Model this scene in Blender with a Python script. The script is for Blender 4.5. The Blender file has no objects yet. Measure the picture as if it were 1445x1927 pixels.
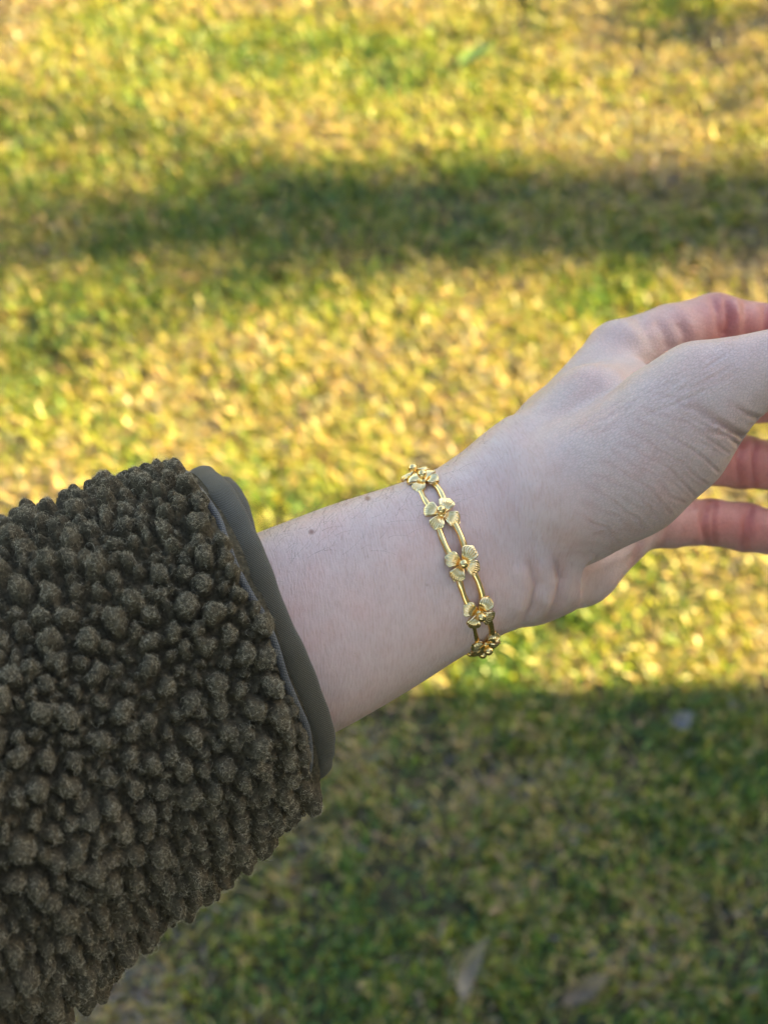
import bpy, math, random
import numpy as np
from mathutils import Matrix, Vector, noise as mnoise
R = math.radians
rng = np.random.default_rng(7)
random.seed(7)
S = bpy.context.scene
COL = S.collection

# ------------------------------------------------------------------ camera, sky, sun, exposure
CAM_LOC = Vector((0, 0, 1.5))
FPX = 2890.0                                  # focal length in photo pixels (1445 wide)
cam = bpy.data.cameras.new('camera')
cam_o = bpy.data.objects.new('camera', cam); COL.objects.link(cam_o)
cam_o.location = CAM_LOC; cam_o.rotation_euler = (R(40), 0, 0)
cam.sensor_fit = 'HORIZONTAL'; cam.sensor_width = 36; cam.lens = 72
cam.clip_start = 0.02; cam.clip_end = 2000
cam.dof.use_dof = True; cam.dof.focus_distance = 0.418; cam.dof.aperture_fstop = 19
S.camera = cam_o
M_CAM = Matrix.Translation(CAM_LOC) @ Matrix.Rotation(R(40), 4, 'X')

SUN_EL, SUN_AZ = 30, 88.5                       # low sun from the right
world = bpy.data.worlds.new('World'); S.world = world; world.use_nodes = True
wn = world.node_tree.nodes
sky = wn.new('ShaderNodeTexSky'); sky.sky_type = 'NISHITA'; sky.sun_disc = False
sky.sun_elevation = R(SUN_EL); sky.sun_rotation = R(SUN_AZ)
sky.air_density = 1.0; sky.dust_density = 1.5; sky.ozone_density = 1.0
wb = wn.new('ShaderNodeMix'); wb.data_type = 'RGBA'; wb.blend_type = 'MULTIPLY'; wb.inputs[0].default_value = 1   # warm white balance, the same all over
wb.inputs[7].default_value = (1.04, 1.0, .99, 1)
world.node_tree.links.new(sky.outputs[0], wb.inputs[6])
world.node_tree.links.new(wb.outputs[2], wn['Background'].inputs[0])
wn['Background'].inputs[1].default_value = 0.072
sun = bpy.data.lights.new('sun', 'SUN'); sun.energy = 5.0; sun.angle = R(0.53); sun.color = (1, 0.82, 0.29)
sun_o = bpy.data.objects.new('sun', sun); COL.objects.link(sun_o)
sd = Vector((math.sin(R(SUN_AZ)) * math.cos(R(SUN_EL)), math.cos(R(SUN_AZ)) * math.cos(R(SUN_EL)), math.sin(R(SUN_EL))))
sun_o.rotation_euler = sd.to_track_quat('Z', 'Y').to_euler(); sun_o.location = (6, 1, 5)
S.view_settings.view_transform = 'Standard'; S.view_settings.look = 'None'
S.view_settings.exposure = 2.92; S.view_settings.gamma = 1; S.view_settings.use_curve_mapping = False
S.render.engine = 'CYCLES'
S.cycles.use_denoising = True
S.cycles.max_bounces = 8; S.cycles.diffuse_bounces = 4; S.cycles.transmission_bounces = 3
S.cycles.sample_clamp_indirect = 6

# ------------------------------------------------------------------ helpers
def P(px, py, d):
    """camera-space point seen at photo pixel (px, py) at distance d in front of the lens"""
    return np.array([(px - 722.5) / FPX * d, -(py - 963.5) / FPX * d, -d])

def ground_at(px, py):
    v = M_CAM.to_3x3() @ Vector(P(px, py, 1.0))
    t = -CAM_LOC.z / v.z
    return CAM_LOC + v * t

def props(o, label=None, cat=None, group=None, kind=None):
    for k, v in (('label', label), ('category', cat), ('group', group), ('kind', kind)):
        if v: o[k] = v
    return o

def link(name, data, mat=None, parent=None, m=None):
    o = bpy.data.objects.new(name, data); COL.objects.link(o)
    if mat is not None and data is not None:
        if len(data.materials) == 0: data.materials.append(mat)
    if parent is not None: o.parent = parent
    if m is not None: o.matrix_local = m
    return o

def mesh_np(name, v, faces, smooth=True):
    """faces: (n,k) int array (all the same k) or a list of such arrays"""
    me = bpy.data.meshes.new(name)
    v = np.asarray(v, np.float32)
    fs = faces if isinstance(faces, list) else [faces]
    me.vertices.add(len(v)); me.vertices.foreach_set('co', v.ravel())
    idx = np.concatenate([np.asarray(f, np.int32).ravel() for f in fs])
    tot = np.concatenate([np.full(len(f), np.asarray(f).shape[1], np.int32) for f in fs])
    st = np.concatenate([[0], np.cumsum(tot)[:-1]]).astype(np.int32)
    me.loops.add(len(idx)); me.loops.foreach_set('vertex_index', idx)
    me.polygons.add(len(tot)); me.polygons.foreach_set('loop_start', st)
    me.update(calc_edges=True); me.validate()
    if smooth: me.polygons.foreach_set('use_smooth', np.ones(len(me.polygons), bool))
    return me

def color_attr(me, name, rgb):
    a = me.color_attributes.new(name, 'FLOAT_COLOR', 'POINT')
    c = np.ones((len(rgb), 4), np.float32); c[:, :3] = rgb
    a.data.foreach_set('color', c.ravel())

def grid_faces(nu, nv, wrap_v=False):
    """quads of a nu x nv vertex grid, index = i*nv + j"""
    i = np.arange(nu - 1)[:, None]; j = np.arange(nv if wrap_v else nv - 1)[None, :]
    j2 = (j + 1) % nv
    return np.stack([i * nv + j + 0 * j2, i * nv + j2, (i + 1) * nv + j2, (i + 1) * nv + j + 0 * j2], -1).reshape(-1, 4)

def tube(pts, rad, n=10, up=(0, 0, 1), caps=True):
    pts = np.asarray(pts, float); m = len(pts)
    rad = np.broadcast_to(np.asarray(rad, float), (m,))
    t = np.gradient(pts, axis=0); t /= np.linalg.norm(t, axis=1)[:, None] + 1e-12
    up = np.asarray(up, float); V = []
    for k in range(m):
        a = np.cross(up, t[k])
        if np.linalg.norm(a) < 1e-4: a = np.cross((1, 0.3, 0), t[k])
        a /= np.linalg.norm(a); b = np.cross(t[k], a)
        for j in range(n):
            ph = 2 * math.pi * j / n
            V.append(pts[k] + rad[k] * (math.cos(ph) * a + math.sin(ph) * b))
    F = [grid_faces(m, n, True)]
    if caps:
        V += [pts[0] - t[0] * rad[0] * .3, pts[-1] + t[-1] * rad[-1] * .3]
        c0, c1 = m * n, m * n + 1
        j = np.arange(n); j2 = (j + 1) % n
        F.append(np.concatenate([np.stack([j2, j, 0 * j + c0], -1), np.stack([(m - 1) * n + j, (m - 1) * n + j2, 0 * j + c1], -1)]))
    return np.array(V), F

def merge(parts):
    V, F4, F3, o = [], [], [], 0
    for v, fs in parts:
        for f in (fs if isinstance(fs, list) else [fs]):
            (F4 if f.shape[1] == 4 else F3).append(np.asarray(f) + o)
        V.append(v); o += len(v)
    out = []
    if F4: out.append(np.concatenate(F4))
    if F3: out.append(np.concatenate(F3))
    return np.concatenate(V), out

def box_part(lo, hi):
    lo, hi = np.array(lo, float), np.array(hi, float)
    v = np.array([[(lo, hi)[a][0], (lo, hi)[b][1], (lo, hi)[c][2]] for a in (0, 1) for b in (0, 1) for c in (0, 1)])
    f = np.array([[0, 1, 3, 2], [4, 6, 7, 5], [0, 4, 5, 1], [2, 3, 7, 6], [0, 2, 6, 4], [1, 5, 7, 3]])
    return v, [f]

class NT:
    """small node-tree writer"""
    def __init__(s, name):
        s.m = bpy.data.materials.new(name); s.m.use_nodes = True
        s.t = s.m.node_tree; s.b = s.t.nodes['Principled BSDF']
    def n(s, typ, **kw):
        x = s.t.nodes.new(typ)
        for k, v in kw.items():
            if k.startswith('i_'):
                key = k[2:]; key = int(key) if key.isdigit() else key.replace('_', ' ')
                x.inputs[key].default_value = v
            else: setattr(x, k, v)
        return x
    def l(s, a, b): s.t.links.new(a, b)
    def ramp(s, fac, stops):
        r = s.t.nodes.new('ShaderNodeValToRGB'); e = r.color_ramp.elements
        while len(e) < len(stops): e.new(0.5)
        for k, (p, c) in enumerate(stops): e[k].position = p; e[k].color = (*c, 1)
        s.l(fac, r.inputs[0]); return r.outputs[0]
    def mix(s, typ, fac, a, b):
        x = s.t.nodes.new('ShaderNodeMix'); x.data_type = 'RGBA'; x.blend_type = typ
        if hasattr(fac, 'links'): s.l(fac, x.inputs[0])
        else: x.inputs[0].default_value = fac
        for sock, val in ((x.inputs[6], a), (x.inputs[7], b)):
            if hasattr(val, 'links'): s.l(val, sock)
            else: sock.default_value = (*val, 1)
        return x.outputs[2]
    def math(s, op, a, b=0.0):
        x = s.t.nodes.new('ShaderNodeMath'); x.operation = op
        for sock, val in ((x.inputs[0], a), (x.inputs[1], b)):
            if hasattr(val, 'links'): s.l(val, sock)
            else: sock.default_value = val
        return x.outputs[0]
    def bump(s, h, dist, strength=1.0, normal=None):
        x = s.t.nodes.new('ShaderNodeBump'); x.inputs['Strength'].default_value = strength
        x.inputs['Distance'].default_value = dist; s.l(h, x.inputs['Height'])
        if normal is not None: s.l(normal, x.inputs['Normal'])
        return x.outputs[0]
    def coords(s, scale=(1, 1, 1), rot=(0, 0, 0)):
        c = s.t.nodes.new('ShaderNodeTexCoord'); mp = s.t.nodes.new('ShaderNodeMapping')
        mp.vector_type = 'TEXTURE'; mp.inputs['Scale'].default_value = tuple(1 / x for x in scale); mp.inputs['Rotation'].default_value = rot
        s.l(c.outputs['Object'], mp.inputs['Vector']); return mp.outputs[0]
    def noise(s, vec, scale, detail=2, rough=.5):
        x = s.n('ShaderNodeTexNoise', i_Scale=scale, i_Detail=detail, i_Roughness=rough)
        s.l(vec, x.inputs['Vector']); return x.outputs['Fac']

def simple_mat(name, col, rough=.8, var=.25, scale=6.0, bump=0.0):
    m = NT(name); v = m.coords()
    nz = m.noise(v, scale, 4, .6)
    m.l(m.ramp(nz, [(.25, tuple(c * (1 - var) for c in col)), (.75, tuple(c * (1 + var) for c in col))]), m.b.inputs['Base Color'])
    m.b.inputs['Roughness'].default_value = rough
    if bump: m.l(m.bump(nz, bump), m.b.inputs['Normal'])
    return m.m

# ------------------------------------------------------------------ materials
# soil with dead thatch
mt = NT('soil'); v = mt.coords()
n1 = mt.noise(v, 60, 5, .65); n2 = mt.noise(v, 3, 3, .5)
c1 = mt.ramp(n1, [(.3, (.035, .024, .014)), (.55, (.11, .075, .04)), (.8, (.24, .17, .09))])
c2 = mt.ramp(n1, [(.3, (.02, .025, .008)), (.6, (.07, .08, .025)), (.85, (.18, .15, .06))])
mt.l(mt.mix('MIX', n2, c1, c2), mt.b.inputs['Base Color']); mt.b.inputs['Roughness'].default_value = 1
mt.l(mt.bump(n1, .01), mt.b.inputs['Normal']); SOIL = mt.m

def leafy(name, translucent=.35, rough=.38):
    m = NT(name)
    a = m.n('ShaderNodeAttribute', attribute_name='tint')
    m.l(a.outputs['Color'], m.b.inputs['Base Color']); m.b.inputs['Roughness'].default_value = rough
    tr = m.n('ShaderNodeBsdfTranslucent')
    tc = m.mix('MULTIPLY', 1.0, a.outputs['Color'], (1.35, 1.25, .4)); m.l(tc, tr.inputs['Color'])
    mx = m.n('ShaderNodeMixShader', i_0=translucent)
    m.l(m.b.outputs[0], mx.inputs[1]); m.l(tr.outputs[0], mx.inputs[2])
    m.l(mx.outputs[0], m.t.nodes['Material Output'].inputs['Surface'])
    return m.m
BLADE = leafy('grass_blades'); LEAF = leafy('leaf', .3, .6); CROWN = leafy('crown_leaves', .3, .6)

BARK = simple_mat('bark', (.10, .075, .055), .95, .5, 25, .02)
SIDING = simple_mat('painted_siding', (.42, .42, .40), .7, .08, 3)
ROOFM = simple_mat('roof_shingle', (.07, .065, .06), .95, .3, 20, .005)
TRIM = simple_mat('white_trim', (.75, .75, .73), .5, .04, 5)
GLASSM = simple_mat('window_glass', (.03, .035, .04), .05, .1, 2)
DOORM = simple_mat('door_paint', (.12, .16, .13), .5, .1, 5)

# skin
ROT_A = -22
mt = NT('skin')
tint = mt.n('ShaderNodeAttribute', attribute_name='tint')
mask = mt.n('ShaderNodeAttribute', attribute_name='thumb_mask')
mk = mask.outputs['Fac']
va = mt.coords((2300, 330, 330), (0, 0, R(ROT_A)))                       # fine lines running round the forearm
na = mt.noise(va, 1.0, 3, .6)
vb = mt.coords((260, 1500, 260), (0, 0, R(8)))          # fine lines along the thumb
nb = mt.noise(vb, 1.0, 3, .65)
vo = mt.n('ShaderNodeTexVoronoi', feature='DISTANCE_TO_EDGE', i_Scale=1.0)
mt.l(mt.coords((700, 1700, 800), (0, 0, R(14))), vo.inputs['Vector'])
cell = mt.ramp(vo.outputs['Distance'], [(0.0, (0, 0, 0)), (.22, (1, 1, 1))])
pore = mt.noise(mt.coords(), 1500, 2, .5)
blot = mt.noise(mt.coords(), 55, 3, .55)
blot2 = mt.noise(mt.coords(), 210, 3, .6)
veil = mt.ramp(blot, [(.3, (1.03, .965, .945)), (.5, (1, 1, 1)), (.7, (.965, 1.0, 1.01))])
veil2 = mt.ramp(blot2, [(.3, (.94, .9, .88)), (.6, (1.02, 1.02, 1.02))])
streak = mt.ramp(na, [(.34, (.86, .77, .73)), (.55, (1, 1, 1))])
c = mt.mix('MULTIPLY', 1.0, tint.outputs['Color'], veil)
c = mt.mix('MULTIPLY', .8, c, veil2)
am = mt.math('SUBTRACT', 1.0, mk)
c = mt.mix('MULTIPLY', mt.math('MULTIPLY', am, .55), c, streak)
c = mt.mix('MULTIPLY', mt.math('MULTIPLY', mk, .16), c, cell)
mt.l(c, mt.b.inputs['Base Color'])
mt.b.inputs['Roughness'].default_value = .38
mt.b.inputs['Specular IOR Level'].default_value = .4
mt.b.inputs['Subsurface Weight'].default_value = .22
mt.b.inputs['Subsurface Radius'].default_value = (1, .35, .2)
mt.b.inputs['Subsurface Scale'].default_value = .004
h = mt.math('ADD', mt.math('MULTIPLY', na, am), mt.math('MULTIPLY', mt.math('ADD', nb, mt.math('MULTIPLY', cell, .35)), mk))
h = mt.math('ADD', h, mt.math('MULTIPLY', pore, .35))
mt.l(mt.bump(h, .00024, .85), mt.b.inputs['Normal']); SKIN = mt.m

HAIR = simple_mat('body_hair', (.16, .09, .045), .5, .1, 5)

# fleece, cuff fabric
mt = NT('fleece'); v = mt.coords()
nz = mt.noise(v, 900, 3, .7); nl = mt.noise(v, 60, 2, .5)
cc = mt.ramp(nz, [(.3, (.06, .047, .026)), (.55, (.115, .09, .05)), (.8, (.20, .16, .09))])  # pile base darker than its fibres: shade of the gaps put into colour
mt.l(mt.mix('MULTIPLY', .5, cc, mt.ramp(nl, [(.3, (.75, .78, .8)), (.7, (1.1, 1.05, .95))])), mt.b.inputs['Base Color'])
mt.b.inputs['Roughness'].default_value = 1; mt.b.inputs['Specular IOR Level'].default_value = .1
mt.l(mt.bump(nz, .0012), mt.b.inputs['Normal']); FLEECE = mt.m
mt = NT('fleece_fibre')
hi = mt.n('ShaderNodeHairInfo')
mt.l(mt.ramp(hi.outputs['Random'], [(0, (.25, .20, .112)), (.5, (.48, .385, .22)), (1, (.74, .61, .375))]), mt.b.inputs['Base Color'])
mt.b.inputs['Roughness'].default_value = .8; mt.b.inputs['Specular IOR Level'].default_value = .25; FIBRE = mt.m

def woven(name, col, scale):
    m = NT(name)
    tc = m.n('ShaderNodeTexCoord')
    def wave(ang):
        mp = m.n('ShaderNodeMapping'); mp.inputs['Rotation'].default_value = (0, 0, ang)
        m.l(tc.outputs['UV'], mp.inputs['Vector'])
        w = m.n('ShaderNodeTexWave', i_Scale=scale, i_Distortion=.15); w.bands_direction = 'X'
        m.l(mp.outputs[0], w.inputs['Vector']); return w.outputs['Fac']
    w1, w2 = wave(R(35)), wave(R(-55))
    hh = m.math('MULTIPLY', w1, w2)
    nz2 = m.noise(m.coords(), 90, 3, .5)
    cA = m.ramp(hh, [(0, tuple(x * .62 for x in col)), (.6, tuple(x * 1.35 for x in col))])
    m.l(m.mix('MULTIPLY', .5, cA, m.ramp(nz2, [(.3, (.8, .8, .8)), (.7, (1.1, 1.1, 1.1))])), m.b.inputs['Base Color'])
    m.b.inputs['Roughness'].default_value = .55; m.b.inputs['Sheen Weight'].default_value = .15
    m.l(m.bump(hh, .0003), m.b.inputs['Normal']); return m.m
CUFF = woven('cuff_fabric', (.098, .073, .025), 115)
PIPING = woven('piping_fabric', (.12, .105, .075), 85)

mt = NT('gold'); v = mt.coords()
gz = mt.noise(v, 900, 3, .6)
mt.l(mt.ramp(gz, [(.3, (.92, .61, .20)), (.7, (.98, .72, .32))]), mt.b.inputs['Base Color'])
mt.b.inputs['Metallic'].default_value = 1
mt.l(mt.ramp(gz, [(.3, (.03,) * 3), (.75, (.10,) * 3)]), mt.b.inputs['Roughness'])
mt.l(mt.bump(gz, .00002, .5), mt.b.inputs['Normal']); GOLD = mt.m

mt = NT('lit_gold'); v = mt.coords()  # petal gold paled, bright sky reflection put into its base colour
gz = mt.noise(v, 900, 3, .6)
mt.l(mt.ramp(gz, [(.3, (.94, .66, .26)), (.7, (1.0, .79, .42))]), mt.b.inputs['Base Color'])
mt.b.inputs['Metallic'].default_value = 1
mt.l(mt.ramp(gz, [(.3, (.04,) * 3), (.75, (.13,) * 3)]), mt.b.inputs['Roughness']); LIT_GOLD = mt.m

# ------------------------------------------------------------------ the ground, and what shades it
g = mesh_np('ground', [(-400, -400, 0), (400, -400, 0), (400, 400, 0), (-400, 400, 0)], np.array([[0, 1, 2, 3]]), False)
props(link('ground', g, SOIL), kind='structure')

def build_house():
    """the house behind the right shoulder: its corner throws the near edge of shade"""
    h = link('house', None); h.empty_display_size = .5
    h.location = (3.2, 0, 0)
    props(h, 'grey sided house with dark shingle roof standing right of the lawn', 'house')
    D, H, Y1, Y0 = 7.0, 5.2, 1.065, -9.0
    link('wall', mesh_np('wall', *box_part((.03, Y0, 0), (D, Y1 - .03, H)), False), SIDING, h)
    parts = []
    board = mesh_np('siding_board', *box_part((0, Y0, 0), (.03, Y1, .17)), False); board.materials.append(SIDING)
    k = 0
    while k * .18 < H - .2:
        o = link('siding_board', board, None, h); o.location.z = .1 + k * .18; o.rotation_euler.y = R(-2.0); k += 1
    for y0 in (-2.6, -5.6):
        w = link('window', mesh_np('window', *merge([box_part((-.05, y0, 1.0), (.02, y0 + .08, 2.4)), box_part((-.05, y0 + .92, 1.0), (.02, y0 + 1, 2.4)),
             box_part((-.05, y0 + .08, 1.0), (.02, y0 + .92, 1.08)), box_part((-.05, y0 + .08, 2.32), (.02, y0 + .92, 2.4))]), False), TRIM, h)
        link('pane', mesh_np('pane', *box_part((-.02, y0 + .08, 1.08), (.01, y0 + .92, 2.32)), False), GLASSM, w)
    d = link('door', mesh_np('door', *box_part((-.04, -.9, .1), (.02, -.05, 2.15)), False), DOORM, h)
    v_, f_ = tube([(-.09, -.18, 1.05), (-.09, -.26, 1.05)], .014, 8)
    link('handle', mesh_np('handle', v_, f_), TRIM, d)
    yA, yB = Y0 - .3, Y1 - .001
    rv = np.array([(-.4, yA, H - .2), (D / 2, yA, H + 2.2), (D + .4, yA, H - .2), (-.4, yB, H - .2), (D / 2, yB, H + 2.2), (D + .4, yB, H - .2)])
    rv = np.concatenate([rv, rv + np.array([0, 0, .16])])
    rf = np.array([[0, 3, 4, 1], [1, 4, 5, 2], [6, 7, 10, 9], [7, 8, 11, 10], [0, 6, 9, 3], [2, 5, 11, 8], [0, 1, 7, 6], [1, 2, 8, 7], [3, 9, 10, 4], [4, 10, 11, 5]])
    link('roof', mesh_np('roof', rv, rf, False), ROOFM, h)
build_house()

def leaf_cards(pts, size, rng, cols):
    """many small folded leaves, one per point"""
    n = len(pts)
    a = rng.normal(size=(n, 3)); a /= np.linalg.norm(a, axis=1)[:, None]
    b = np.cross(a, rng.normal(size=(n, 3))); b /= np.linalg.norm(b, axis=1)[:, None]
    c = np.cross(a, b); s = size * rng.uniform(.6, 1.3, (n, 1))
    V = np.stack([pts - a * s, pts + b * s * .45 + c * s * .15, pts + a * s, pts - b * s * .45 + c * s * .15], 1).reshape(-1, 3)
    i = np.arange(n)[:, None] * 4
    F = np.concatenate([i + np.array([[0, 1, 2]]), i + np.array([[0, 2, 3]])])
    me = mesh_np('leaves', V, F, False)
    color_attr(me, 'tint', np.repeat(cols, 4, 0)); return me

def build_tree(loc, h_trunk, r, crown_r, crown_z, nleaf, label, seed, low=.72, nlimb=12, fork=None):
    rg = np.random.default_rng(seed)
    t = link('tree', None); t.location = loc
    props(t, label, 'tree', 'trees round the lawn')
    z = np.linspace(-.05, h_trunk, 14)
    ctr = np.stack([.05 * np.sin(z * 1.1), .04 * np.sin(z * .8 + 1), z], -1)
    parts = [tube(ctr, r * (1 - .35 * z / h_trunk) * (1 + .5 * np.exp(-z * 6)), 14, (1, 0, 0))]
    tips = []
    if fork:
        for sg in (-.75, -.3, .12, .62):
            zz = np.linspace(fork - .15, h_trunk + 2.2, 9); f_ = np.clip(zz - fork, 0, 9)
            parts.append(tube(np.stack([.05 * np.sin(zz * 1.1) + .3 * math.sin(sg * 9) * f_, .04 * np.sin(zz * .8 + 1) + sg * f_ * 1.2, zz], -1), np.linspace(.035, .012, 9), 8, (1, 0, 0)))
    for k in range(nlimb):
        a = k * 2.4 + rg.uniform(-.3, .3); z0 = h_trunk * rg.uniform(low, .99)
        e = np.array([math.cos(a), math.sin(a), .0]) * crown_r * rg.uniform(.5, .9) + np.array([0, 0, crown_z + rg.uniform(-.5, .9) * crown_r * .6])
        s0 = np.array([0, 0, z0]); mid = (s0 + e) / 2 + np.array([0, 0, .35])
        tt = np.linspace(0, 1, 8)[:, None]
        pts = (1 - tt) ** 2 * s0 + 2 * tt * (1 - tt) * mid + tt ** 2 * e
        parts.append(tube(pts, np.linspace(r * (.13 if fork else .4), .012, 8), 7)); tips += [pts[-1], pts[5]]
    link('trunk', mesh_np('trunk', *merge(parts)), BARK, t)
    tips = np.array(tips)
    pts = tips[rg.integers(0, len(tips), nleaf)] + rg.normal(size=(nleaf, 3)) * crown_r * .24
    cols = np.array([.055, .085, .025]) * rg.uniform(.6, 1.5, (nleaf, 1)) * rg.uniform(.85, 1.2, (nleaf, 3))
    link('crown', leaf_cards(pts, .075, rg, cols), CROWN, t)

build_tree((12.5, 2.14, 0), 7.35, .20, 2.2, 13.0, 7000, 'tree with a tall bare trunk whose shadow crosses the lawn', 3, .97, 5, 7.2)
build_tree((13, 6.2, 0), 6.0, .16, 2.2, 6.5, 6000, 'shorter tree standing farthest from the lawn', 5)
build_tree((-4.2, -4.5, 0), 4.0, .22, 3.0, 5.2, 9000, 'broad unseen tree added behind and left of the outstretched arm', 8)  # added out of view: dark reflections for the gold, less skylight
build_tree((0.2, -6.5, 0), 4.5, .20, 2.8, 5.6, 9000, 'leafy unseen tree added straight behind the outstretched arm', 9)  # another added unseen crown, darkens what the gold mirrors

def build_shrub(loc, h, n, seed):
    rg = np.random.default_rng(seed)
    t = link('shrub', None); t.location = loc
    props(t, 'loose green shrub growing on the lawn right of the view', 'shrub')
    parts, tips = [], []
    for k in range(16):
        a = rg.uniform(0, 6.28); e = np.array([math.cos(a) * rg.uniform(.1, .4), math.sin(a) * rg.uniform(.1, .3), h * rg.uniform(.5, 1)])
        pts = np.linspace(0, 1, 6)[:, None] * e + np.array([0, 0, .02]); pts[:, 2] += .1 * np.sin(np.linspace(0, 3, 6))
        parts.append(tube(pts, np.linspace(.012, .003, 6), 6)); tips += [pts[-1], pts[4], pts[3]]
    link('stems', mesh_np('stems', *merge(parts)), BARK, t)
    tips = np.array(tips); pts = tips[rg.integers(0, len(tips), n)] + rg.normal(size=(n, 3)) * .09
    pts[:, 2] = np.abs(pts[:, 2])
    link('foliage', leaf_cards(pts, .03, rg, np.array([.05, .09, .025]) * rg.uniform(.6, 1.5, (n, 1))), CROWN, t)
build_shrub((2.75, 2.55, 0), 1.45, 2500, 11)

# ------------------------------------------------------------------ grass
def vnoise(x, y, sc, seed):
    rg = np.random.default_rng(seed); T = rg.random((64, 64))
    x = x * sc + 100.3; y = y * sc + 100.7
    xi, yi = np.floor(x).astype(int), np.floor(y).astype(int); fx, fy = x - xi, y - yi
    fx, fy = fx * fx * (3 - 2 * fx), fy * fy * (3 - 2 * fy)
    g_ = lambda a, b: T[a % 64, b % 64]
    return (g_(xi, yi) * (1 - fx) * (1 - fy) + g_(xi + 1, yi) * fx * (1 - fy) + g_(xi, yi + 1) * (1 - fx) * fy + g_(xi + 1, yi + 1) * fx * fy)

PAL = np.array([[.075, .15, .04], [.14, .215, .035], [.28, .285, .036], [.43, .32, .11], [.37, .25, .145], [.20, .175, .15]])
def grass(n, X0, X1, Y0, Y1, Lr, Wr, seed, hole=None, cut_lying=.45):
    rg = np.random.default_rng(seed)
    x = rg.uniform(X0, X1, n); y = rg.uniform(Y0, Y1, n)
    if hole is not None:
        k = ~((x > hole[0]) & (x < hole[1]) & (y > hole[2]) & (y < hole[3])); x, y = x[k], y[k]
    # tufts: pull roots together, leave thin places
    dens = .55 * vnoise(x, y, 14, seed + 1) + .45 * vnoise(x, y, 37, seed + 2)
    k = rg.random(len(x)) < np.clip((dens - .25) * 3.6, .24, 1); x, y = x[k], y[k]; n = len(x)
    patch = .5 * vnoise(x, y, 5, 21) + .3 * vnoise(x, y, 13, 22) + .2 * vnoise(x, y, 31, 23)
    u = np.clip((patch - .5) * 1.3 + .52 - .17 * np.clip((1.15 - y) / .2, 0, 1) + rg.normal(size=n) * .27, 0, .999)  # greener near the house: cool tint of its shade put into blade colour
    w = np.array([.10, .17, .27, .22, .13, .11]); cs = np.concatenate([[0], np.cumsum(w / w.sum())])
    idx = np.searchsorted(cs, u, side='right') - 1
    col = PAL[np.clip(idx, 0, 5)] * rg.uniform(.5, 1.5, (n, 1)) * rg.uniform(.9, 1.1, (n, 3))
    dead = idx >= 3
    L = rg.uniform(*Lr, n); W = rg.uniform(*Wr, n)
    az = rg.uniform(0, 2 * math.pi, n)
    el = np.where(dead, rg.uniform(5, 65, n), rg.uniform(30, 88, n)) * math.pi / 180
    bend = rg.uniform(.2, 1.2, n)
    z0 = np.where(dead, rg.uniform(0, .012, n), rg.uniform(0, .006, n))
    d = np.stack([np.cos(az), np.sin(az)], -1); s = np.stack([-np.sin(az), np.cos(az)], -1)
    V = np.zeros((n, 5, 3), np.float32)
    px, py, pz = x.copy(), y.copy(), z0.copy(); e = el.copy()
    for k in range(3):
        if k < 2:
            hw = W * (.7, 1.0)[k] / 2
            tw = .45 * np.sin(az * 3 + k)
            V[:, 2 * k, 0] = px + s[:, 0] * hw; V[:, 2 * k, 1] = py + s[:, 1] * hw; V[:, 2 * k, 2] = np.maximum(pz + hw * tw, .001)
            V[:, 2 * k + 1, 0] = px - s[:, 0] * hw; V[:, 2 * k + 1, 1] = py - s[:, 1] * hw; V[:, 2 * k + 1, 2] = np.maximum(pz - hw * tw, .001)
        else:
            V[:, 4, 0] = px; V[:, 4, 1] = py; V[:, 4, 2] = np.maximum(pz, .001)
        px = px + d[:, 0] * np.cos(e) * L / 2; py = py + d[:, 1] * np.cos(e) * L / 2; pz = pz + np.sin(e) * L / 2
        e = e - bend * .6
    i = np.arange(n)[:, None] * 5
    F4 = i + np.array([[0, 1, 3, 2]]); F3 = i + np.array([[2, 3, 4]])
    me = mesh_np('grass', V.reshape(-1, 3), [F4, F3])
    color_attr(me, 'tint', np.repeat(col, 5, 0))
    return me
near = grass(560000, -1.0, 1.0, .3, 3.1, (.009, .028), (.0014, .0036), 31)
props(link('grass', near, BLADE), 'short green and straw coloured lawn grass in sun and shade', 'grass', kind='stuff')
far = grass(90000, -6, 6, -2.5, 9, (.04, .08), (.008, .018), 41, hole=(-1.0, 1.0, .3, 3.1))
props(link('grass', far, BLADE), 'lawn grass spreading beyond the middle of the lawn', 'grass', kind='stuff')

def fallen_leaf(px, py, L, W, curl, rotz, col, label, group=None, z=.03, lobes=0.0, tilt=0.0):
    c = ground_at(px, py); nu, nv = 15, 7
    V, F, cols = [], grid_faces(nu, nv), []
    for i in range(nu):
        u = i / (nu - 1); hw = W / 2 * math.sin(math.pi * u ** .8) ** .8 * (1 + lobes * math.sin(u * 19)) + .0006
        for j in range(nv):
            q = j / (nv - 1) * 2 - 1
            V.append((L * (u - .5), hw * q, curl * (u - .4) ** 2 * L + abs(q) ** 1.5 * hw * .5 + .002 * math.sin(9 * u + 4 * q)))
            cols.append(np.array(col) * (1.2 if j == nv // 2 else 1) * (1 - .15 * abs(q)))
    me = mesh_np('fallen_leaf', V, F); color_attr(me, 'tint', np.array(cols))
    o = link('fallen_leaf', me, LEAF); o.location = (c.x, c.y, z); o.rotation_euler = (R(tilt), R(-12), rotz)
    props(o, label, 'leaf', group)
    st, sf = tube([(-L * .5, 0, curl * .16 * L), (-L * .62, .002, curl * .2 * L), (-L * .78, .001, curl * .16 * L)], .0009, 6)
    sm = mesh_np('stem', st, sf); color_attr(sm, 'tint', np.tile(np.array(col) * .7, (len(st), 1)))
    link('stem', sm, LEAF, o)
    return o
fallen_leaf(873, 1845, .062, .022, 1.2, 1.25, (.25, .215, .155), 'pale curled dry leaf lying in shaded grass near the bottom edge', tilt=35)
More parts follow.
